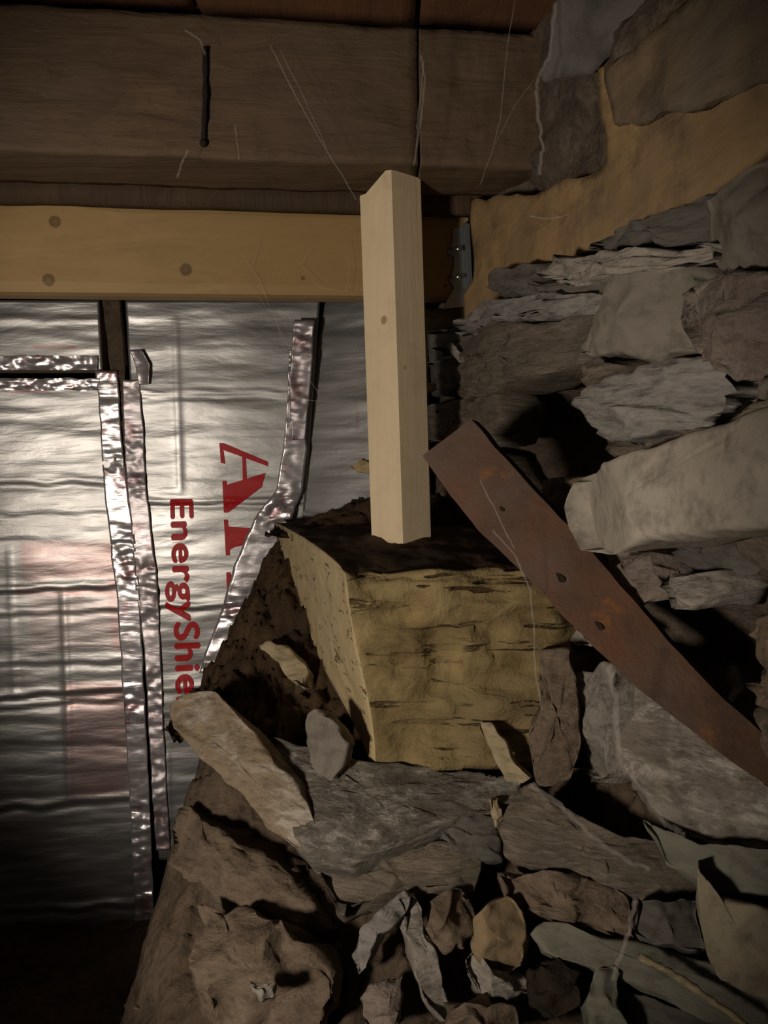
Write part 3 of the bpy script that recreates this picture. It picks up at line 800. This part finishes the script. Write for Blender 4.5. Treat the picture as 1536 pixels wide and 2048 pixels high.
# dark crumbs of soil on the block's rear
def crumb_heap(x0, x1, y0, y1, zf, name, m, label, res=60):
    o = gridmesh(name, x0, x1, y0, y1, res, res, lambda x, y: Vector((x, y, Z0 + zf(x, y))), m)
    tag(o, label, 'soil', kind='stuff'); return o
crumb_heap(-.13, .12, .83, .97, lambda x, y: -.100 + .030 * smooth(-.13, -.02, x - (y - .9) * .3) * smooth(.83, .90, y) + .010 * abs(fbm((x, y, 2), 40)), 'soil_crumbs', M['block_top'], 'dark crumbly soil lying on the rear of the timber block')
crumb_heap(-.20, -.02, .66, .93, lambda x, y: -.255 + .13 * smooth(.66, .90, y) * smooth(-.21, -.12, x) + .018 * fbm((x, y, 4), 42, 5, .68) , 'soil_bank', M['block_top'], 'reddish dark soil bank left of the timber block end')

# ------------------------------------------------------------------ rusty iron bar leaning against the wall
def bar():
    up = [(942, 838), (1000, 905), (1060, 970), (1120, 1035), (1175, 1093), (1240, 1170), (1310, 1250), (1380, 1330), (1450, 1400), (1540, 1480), (1640, 1560)]
    lo = [(845, 911), (900, 990), (955, 1058), (1010, 1110), (1065, 1165), (1130, 1235), (1200, 1305), (1275, 1375), (1350, 1435), (1440, 1505), (1560, 1590)]
    D = [.615 - .135 * i / 10 for i in range(11)]
    bm = bmesh.new(); rows = []
    nn = Vector((-.35, -.85, .35)).normalized()
    for i in range(10):
        for j in range(6 + (i == 9)):
            t = j / 6
            a = atd(up[i][0] + (up[i + 1][0] - up[i][0]) * t, up[i][1] + (up[i + 1][1] - up[i][1]) * t, D[i] + (D[i + 1] - D[i]) * t + .006)
            b = atd(lo[i][0] + (lo[i + 1][0] - lo[i][0]) * t, lo[i][1] + (lo[i + 1][1] - lo[i][1]) * t, D[i] + (D[i + 1] - D[i]) * t - .006)
            row = []
            for q in range(11):
                p = b.lerp(a, q / 10)
                p += nn * (.0008 * noise.noise(p * 40)) + (a - b).normalized() * (.0010 * noise.noise(p * 60) if q in (0, 10) else 0)
                row.append(p)
            bk = [p - nn * .011 + (a - b).normalized() * (.004 if q == 10 else 0) for q, p in enumerate(row)]
            rows.append([bm.verts.new(p) for p in row] + [bm.verts.new(p) for p in reversed(bk)])
    L = len(rows[0])
    fe = []
    for r in range(len(rows) - 1):
        for q in range(L):
            f = bm.faces.new((rows[r][q], rows[r + 1][q], rows[r + 1][(q + 1) % L], rows[r][(q + 1) % L]))
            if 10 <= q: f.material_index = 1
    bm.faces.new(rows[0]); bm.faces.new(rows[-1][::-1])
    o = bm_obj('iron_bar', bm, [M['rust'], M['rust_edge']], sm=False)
    from mathutils.bvhtree import BVHTree
    bt = BVHTree.FromPolygons([o.matrix_basis @ v.co if False else v.co + o.location for v in o.data.vertices], [tuple(p.vertices) for p in o.data.polygons])
    tag(o, 'flat rusty iron bar leaning diagonally from the strut to lower right', 'iron bar')
    for (px, py, y_, r) in [(1003, 1018, .573, .0026), (1118, 1155, .542, .0046), (1196, 1252, .523, .0040)]:
        bm = bmesh.new()
        hit = bt.ray_cast(CAM, ray(px, py).normalized())[0] or atd(px, py, y_)
        c = hit + nn * .0004
        ax = (atd(px + 12, py + 9, y_) - atd(px, py, y_)).normalized(); q = nn.to_track_quat('Z', 'Y').to_matrix()
        t = q @ Vector((1, 0, 0)); b2 = q @ Vector((0, 1, 0))
        ax = (ax - nn * ax.dot(nn)).normalized(); ay = nn.cross(ax)
        ring = []
        for k in range(16):
            an = 2 * math.pi * k / 16; ring.append(c + ax * math.cos(an) * r * 1.1 + ay * math.sin(an) * r * .55)
        f = bm.faces.new([bm.verts.new(p) for p in ring])
        rr = bmesh.ops.extrude_face_region(bm, geom=[f]); bmesh.ops.translate(bm, verts=[v for v in rr['geom'] if isinstance(v, bmesh.types.BMVert)], vec=-nn * .009)
        h = bm_obj('bolt_hole', bm, M['void'], None, False); parent_keep(h, o)
bar()

# ------------------------------------------------------------------ slab under the block and loose rubble
def tri_plane(a, b, c):
    A, B, Cc = atd(*a), atd(*b), atd(*c); n = (B - A).cross(Cc - A).normalized()
    if n.dot(A - CAM) > 0: n = -n
    return (A, n)
def rp(px, py, d, n=(0, -.82, .57)):
    return (atd(px, py, d), Vector(n).normalized())
sl = empty('flat_slab', atd(700, 1640, .60), 'long slab with tan left side and frosty grey front underneath the timber block', 'stone')
o = rock('front_face', [(520, 1470), (600, 1495), (740, 1530), (900, 1545), (1050, 1552), (1030, 1590), (930, 1635), (800, 1690), (705, 1732), (615, 1708), (575, 1640), (540, 1550)],
         tri_plane((560, 1520, .605), (1040, 1560, .585), (700, 1720, .535)), M['frost'], .006, .045, .004, seed=4, strat=.002, n=130)
parent_keep(o, sl)
o = rock('side_face', [(340, 1410), (375, 1388), (430, 1392), (490, 1440), (545, 1500), (590, 1560), (625, 1640), (650, 1716), (590, 1696), (540, 1655), (478, 1578), (400, 1512), (348, 1458)],
         tri_plane((345, 1400, .655), (600, 1560, .575), (600, 1700, .545)), M['slabside'], .008, .035, .004, seed=14, strat=.002, n=120)
o['label'] = 'tan side with whitish streak'; parent_keep(o, sl)
RB = [ # name, outline, depth, normal, mat, front, thick, amp, strat, label
 ('rock', [(330,1668),(368,1612),(430,1640),(500,1690),(600,1760),(652,1850),(610,1870),(520,1840),(420,1795),(342,1742)], .595, (-.3,-.8,.5), 'brown', .022, .07, .010, 0, 'brown boulder below the tapered left tip of the long slab'),
 ('rock', [(400,1812),(480,1830),(570,1850),(650,1900),(665,1990),(600,2080),(470,2090),(390,2000)], .515, (-.2,-.75,.6), 'brown', .022, .06, .012, 0, 'large earthy brown boulder at bottom left of the rubble heap'),
 ('stone_shard', [(612,1428),(628,1415),(668,1450),(695,1495),(662,1562),(640,1545),(618,1490)], .60, (-.5,-.8,.2), 'grey', .006, .018, .003, 0, 'pointed grey shard leaning against the sawn block end'),
 ('stone_chip', [(518,1292),(545,1286),(590,1305),(615,1340),(608,1378),(575,1358),(565,1325)], .74, (-.4,-.7,.5), 'sliver', .010, .02, .004, 0, 'pale tan chip resting in soil left of the timber block'),
 ('stone_shard', [(705,1908),(722,1868),(760,1822),(802,1782),(825,1790),(800,1840),(755,1870),(730,1935),(712,1948)], .52, (-.2,-.8,.5), 'blue', .006, .02, .004, .002, 'light grey curved shard at left of the bottom rubble'),
 ('stone_shard', [(800,1795),(826,1790),(845,1850),(870,1920),(898,2020),(885,2045),(856,2010),(825,1920)], .51, (.2,-.8,.5), 'white', .008, .02, .004, 0, 'narrow whitish shard standing in the middle bottom rubble'),
 ('rock', [(725,1990),(760,1965),(800,1955),(808,2010),(775,2060),(740,2050)], .49, (0,-.8,.6), 'pink', .010, .03, .005, 0, 'small pinkish stone at bottom below the curved grey shard'),
 ('rock', [(952,1835),(975,1805),(1015,1798),(1045,1822),(1055,1880),(1040,1935),(1000,1955),(960,1925),(942,1885)], .50, (-.2,-.85,.5), 'tan', .014, .04, .004, 0, 'smooth upright tan stone in the bottom rubble'),
 ('rock', [(930,1918),(952,1902),(985,1945),(1040,1950),(1062,1975),(1035,2004),(985,2008),(945,1975)], .485, (-.1,-.8,.6), 'white', .012, .03, .005, 0, 'dusty white tan stone just under the smooth tan stone'),
 ('rock', [(1060,1872),(1085,1848),(1125,1845),(1190,1872),(1290,1880),(1400,1920),(1560,1970),(1640,2010),(1640,2110),(1440,2045),(1300,1995),(1190,1940),(1085,1912)], .475, (-.15,-.8,.6), 'greenish', .008, .03, .003, 0, 'long flat olive grey slate at bottom right'),
 ('rock', [(1225,1985),(1300,1998),(1450,2050),(1560,2100),(1400,2130),(1250,2100)], .455, (-.1,-.8,.6), 'slate', .006, .03, .003, 0, 'dark slate under the long olive grey slate'),
 ('rock', [(1392,1722),(1415,1795),(1480,1800),(1560,1822),(1640,1830),(1640,2040),(1530,1995),(1440,1965),(1408,1900),(1398,1810)], .435, (-.35,-.8,.4), 'olivepale', .010, .04, .004, 0, 'pale tan angular stone at lower right edge'),
 ('rock', [(1165,2005),(1185,1960),(1222,1930),(1240,1955),(1232,2000),(1265,2090),(1195,2100)], .46, (-.1,-.8,.6), 'greenish', .012, .03, .004, 0, 'olive wedge stone in front of the flat slate'),
 ('stone_slab', [(1225,1372),(1262,1355),(1320,1385),(1380,1450),(1480,1530),(1640,1640),(1640,1720),(1450,1700),(1370,1675),(1300,1605),(1245,1540),(1228,1480)], .52, (-.55,-.75,.4), 'slab', .010, .05, .005, 0, 'big dusty grey slab directly below the rusty bar'),
 ('stone_slab', [(1000,1650),(1040,1572),(1075,1566),(1130,1620),(1200,1660),(1320,1690),(1450,1710),(1400,1770),(1310,1815),(1250,1800),(1150,1745),(1060,1735),(1005,1710)], .535, (-.2,-.75,.6), 'strata', .010, .05, .005, .003, 'brownish sloping slab below and right of the timber block'),
 ('stone_slab', [(1000,1745),(1080,1742),(1180,1760),(1260,1812),(1275,1880),(1180,1868),(1080,1830),(1010,1800)], .51, (-.1,-.75,.6), 'brown', .012, .05, .007, .002, 'brown rough slab above the long olive grey slate'),
 ('stone_slab', [(1290,1640),(1400,1690),(1500,1700),(1640,1720),(1640,1800),(1480,1795),(1400,1765),(1330,1720)], .47, (-.3,-.75,.6), 'greenish', .008, .04, .004, 0, 'grey green slab at right under the big dusty slab'),
 ('stone_slab', [(1270,1800),(1330,1812),(1395,1800),(1405,1900),(1330,1890),(1275,1872)], .47, (-.2,-.75,.6), 'slate', .008, .04, .004, 0, 'dark grey slab between brown slab and pale tan angular stone'),
 ('wood_sliver', [(957,1447),(980,1445),(1010,1480),(1035,1530),(1068,1556),(1045,1568),(1010,1560),(985,1510)], .585, (-.3,-.9,.3), 'sliver', .004, .010, .002, 0, 'pale upright wood sliver at lower right of the timber block'),
 ('stone_chip', [(982,1600),(998,1598),(1005,1640),(1000,1668),(985,1650)], .575, (0,-.9,.3), 'sliver', .004, .012, .002, 0, 'small pale chip just below the wood sliver'),
 ('stone_chip', [(500,1962),(515,1972),(552,1966),(548,1995),(525,2002),(508,1985)], .47, (0,-.7,.7), 'white', .004, .01, .002, 0, 'tiny crescent shaped pale chip on the bottom left boulder'),
 ('rock', [(640,1740),(720,1730),(820,1700),(900,1690),(960,1720),(940,1790),(850,1780),(760,1800),(680,1820)], .555, (-.1,-.7,.7), 'strata', .008, .05, .007, 0, 'dark layered rock under the front of the long slab'),
 ('rock', [(870,1640),(960,1625),(1000,1645),(1000,1720),(950,1740),(890,1700)], .57, (0,-.8,.6), 'slate', .008, .05, .005, .002, 'dark slate block under the right end of the long slab'),
 ('rock', [(860,1800),(930,1780),(945,1850),(925,1900),(880,1905),(850,1850)], .525, (0,-.8,.6), 'brown', .012, .04, .006, 0, 'dull brown rock between the whitish shard and smooth tan stone'),
 ('rock', [(1060,1935),(1110,1925),(1160,1950),(1160,2010),(1100,2040),(1060,2010)], .47, (0,-.8,.6), 'void', .008, .04, .005, 0, 'nearly black rock under left end of the olive slate'),
 ('rock', [(900,2010),(960,2005),(1030,2015),(1050,2080),(960,2100),(900,2070)], .455, (0,-.8,.6), 'brown', .010, .04, .006, 0, 'brown rock cut by bottom edge under the dusty white stone'),
 ('rock', [(470,1480),(520,1470),(560,1500),(560,1560),(500,1545)], .64, (-.3,-.7,.6), 'brown', .008, .02, .004, 0, 'small brown rock sitting on the left part of the long slab'),
 ('rock', [(1080,1300),(1140,1295),(1160,1380),(1165,1470),(1140,1560),(1075,1570),(1060,1470),(1085,1400)], .575, (-.2,-.95,.2), 'brown', .008, .04, .003, .004, 'reddish brown layered rock against the right end of timber block'),
]
for i, (nm, ol, d, nrm, mt, fr, th, am, st, lab) in enumerate(RB):
    cx = sum(p[0] for p in ol) / len(ol); cy = sum(p[1] for p in ol) / len(ol)
    o = rock(nm, ol, rp(cx, cy, d - .012, nrm), M[mt], fr, th, am, seed=100 + i * 5, strat=st, n=64, tilt=(random.Random(i + 9).uniform(-.5, .5), random.Random(i + 70).uniform(-.5, .5)))
    tag(o, lab, 'wood' if nm == 'wood_sliver' else 'stone')

# thin pale root / twig at bottom right
bm = bmesh.new(); strand([atd(1278, 1912, .445), atd(1340, 1945, .44), atd(1400, 1985, .432), atd(1470, 2035, .425), atd(1520, 2075, .42)], .0022, bm, 7, 6, .0004, 3)
tag(bm_obj('dry_twig', bm, M['sliver']), 'thin pale straight twig lying on the olive grey slate', 'twig')

# scraps in the corner behind the strut
def lump(name, outline, d, m, label, cat, th=.006, seed=0, n=(0, -1, .1)):
    cx = sum(p[0] for p in outline) / len(outline); cy = sum(p[1] for p in outline) / len(outline)
    o = rock(name, outline, rp(cx, cy, d, n), M[m], th, th, .0015, seed=seed, n=32); tag(o, label, cat)
lump('foam_scrap', [(702, 935), (722, 918), (745, 925), (745, 948), (718, 945)], .957, 'block_end', 'yellow scrap of foam beside the foot of tilted foil board', 'foam', .008, 61)
lump('plastic_strip', [(893, 690), (903, 684), (922, 705), (942, 712), (934, 728), (918, 724)], .80, 'white', 'whitish bent plastic strip lodged between wall stones near the strut', 'strip', .003, 62)
lump('foam_scrap', [(848, 768), (872, 766), (874, 780), (852, 786)], .84, 'block_end', 'tiny pale yellow scrap between strut and wall stones', 'foam', .004, 63)

# small chips scattered in the heap
rnd = random.Random(5)
proto = []
for k in range(4):
    bm = bmesh.new(); bmesh.ops.create_icosphere(bm, subdivisions=2, radius=1)
    for v in bm.verts:
        v.co = Vector((v.co.x, v.co.y * .75, v.co.z * .5)); v.co += v.co.normalized() * .45 * noise.noise(v.co * 1.5 + Vector((k * 9, 0, 0)))
    me = bpy.data.meshes.new('rubble_chip'); bm.to_mesh(me); bm.free(); me.materials.append(M[('brown', 'strata', 'pink', 'soil')[k]]); proto.append(me)
cnt = 0
while cnt < 40:
    x, y = rnd.uniform(-.24, .2), rnd.uniform(.36, .8)
    if -.12 < x < .17 and y > .57: continue
    p = heap(x, y); o = bpy.data.objects.new('rubble_chip', proto[cnt % 4]); C.objects.link(o)
    r = rnd.uniform(.003, .009); o.scale = (r, r, r); o.location = p + Vector((0, 0, r * .12)); o.rotation_euler = (rnd.uniform(-.6, .6), rnd.uniform(-.6, .6), rnd.uniform(0, 6))
    tag(o, 'small dusty brown chip of rubble half sunk in the soil heap', 'stone', 'rubble chips in the soil heap'); cnt += 1

# ------------------------------------------------------------------ grey dust sheet hanging in the upper corner and cobwebs
def sheet(name, outline, plane, amp, seed, m):
    return poly_plate(name, outline, plane, .0015, m, step=.006, amp=amp, seed=seed)
sp = (atd(1150, 100, .60), Vector((-.5, -.8, -.35)).normalized())
o = sheet('dust_sheet', [(1098, 100), (1112, 20), (1150, -30), (1420, -60), (1370, 5), (1290, 60), (1215, 118), (1190, 148), (1130, 158), (1085, 168), (1078, 150)], sp, .004, 5, M['dustcloth'])
tag(o, 'grey dust covered sheet sagging in the corner above wall beam', 'sheet')
def web(label, lines, d, r=.0005, m='web', seed=0):
    root = None
    if len(lines) > 1:
        a, b = lines[0][0][:2]; root = empty('cobweb', atd(a, b, d), label, 'cobweb')
    for i, ln in enumerate(lines):
        bm = bmesh.new()
        strand([atd(a, b, d if len(q) == 0 else q[0]) for (a, b, *q) in ln], r * (0.7 + .5 * random.Random(i + seed).random()), bm, 5, 7, r * .6, seed + i)
        o = bm_obj('strand' if root else 'cobweb', bm, M[m])
        if root: parent_keep(o, root)
        else: tag(o, label, 'cobweb')
web('thick dusty cobweb rope hanging from the grey sheet', [[(1112, 5), (1104, 70), (1098, 115), (1078, 150), (1071, 185), (1078, 240), (1085, 300), (1080, 350)]], .59, .0014)
web('cobweb strand slanting across brown beam toward the strut top', [[(540, 90), (590, 190), (640, 280), (690, 360), (712, 400)], [(560, 100), (610, 200), (655, 300)]], .66, .0005)
web('faint cobweb hanging down at the beam joint behind strut', [[(842, 110), (850, 160), (842, 230), (828, 330)], [(848, 120), (840, 200), (834, 260)]], .66, .0009)
web('fine cobweb between the grey sheet and brown beam', [[(1030, 0), (1015, 90), (1000, 240), (985, 300), (960, 370)], [(1068, 160), (1030, 210), (990, 290)]], .62, .0004)
web('fine cobweb spread before the foil board and joist right half', [[(470, 480), (520, 560), (540, 620), (590, 720), (640, 790)], [(520, 480), (500, 560), (545, 640)], [(545, 620), (570, 700), (565, 770), (570, 840), (600, 880)], [(560, 770), (600, 800), (640, 802)], [(620, 500), (600, 530), (640, 575), (690, 583)], [(690, 480), (698, 530), (692, 585)], [(470, 650), (490, 720), (540, 760), (575, 790)]], .80, .00045)
web('small curved pale strand on the tan wall beam', [[(1060, 432), (1090, 438), (1120, 434), (1150, 424)]], .60, .0007)
web('cobweb hanging beside rusty bar in front of timber block', [[(985, 1060), (1030, 1110), (1060, 1180), (1068, 1260), (1070, 1350), (1085, 1420)], [(960, 960), (1000, 1040), (1030, 1100)]], .535, .0007)
web('cobweb rope between rusty bar and dusty grey slab', [[(1218, 1330), (1232, 1400), (1235, 1510), (1270, 1570), (1330, 1650), (1370, 1670)]], .475, .0022)
web('long cobweb rope crossing the brownish sloping slab', [[(1060, 1570), (1120, 1610), (1180, 1670), (1250, 1720), (1300, 1740)]], .49, .0016)
web('cobweb strand hanging over olive slate at bottom right', [[(1270, 1800), (1260, 1860), (1240, 1910), (1225, 1960)]], .43, .0013)
web('long faint cobweb line before beam far left of strut', [[(370, 60), (400, 80), (410, 110)], [(470, 250), (478, 320)], [(355, 355), (362, 330), (375, 300)]], .655, .0008)
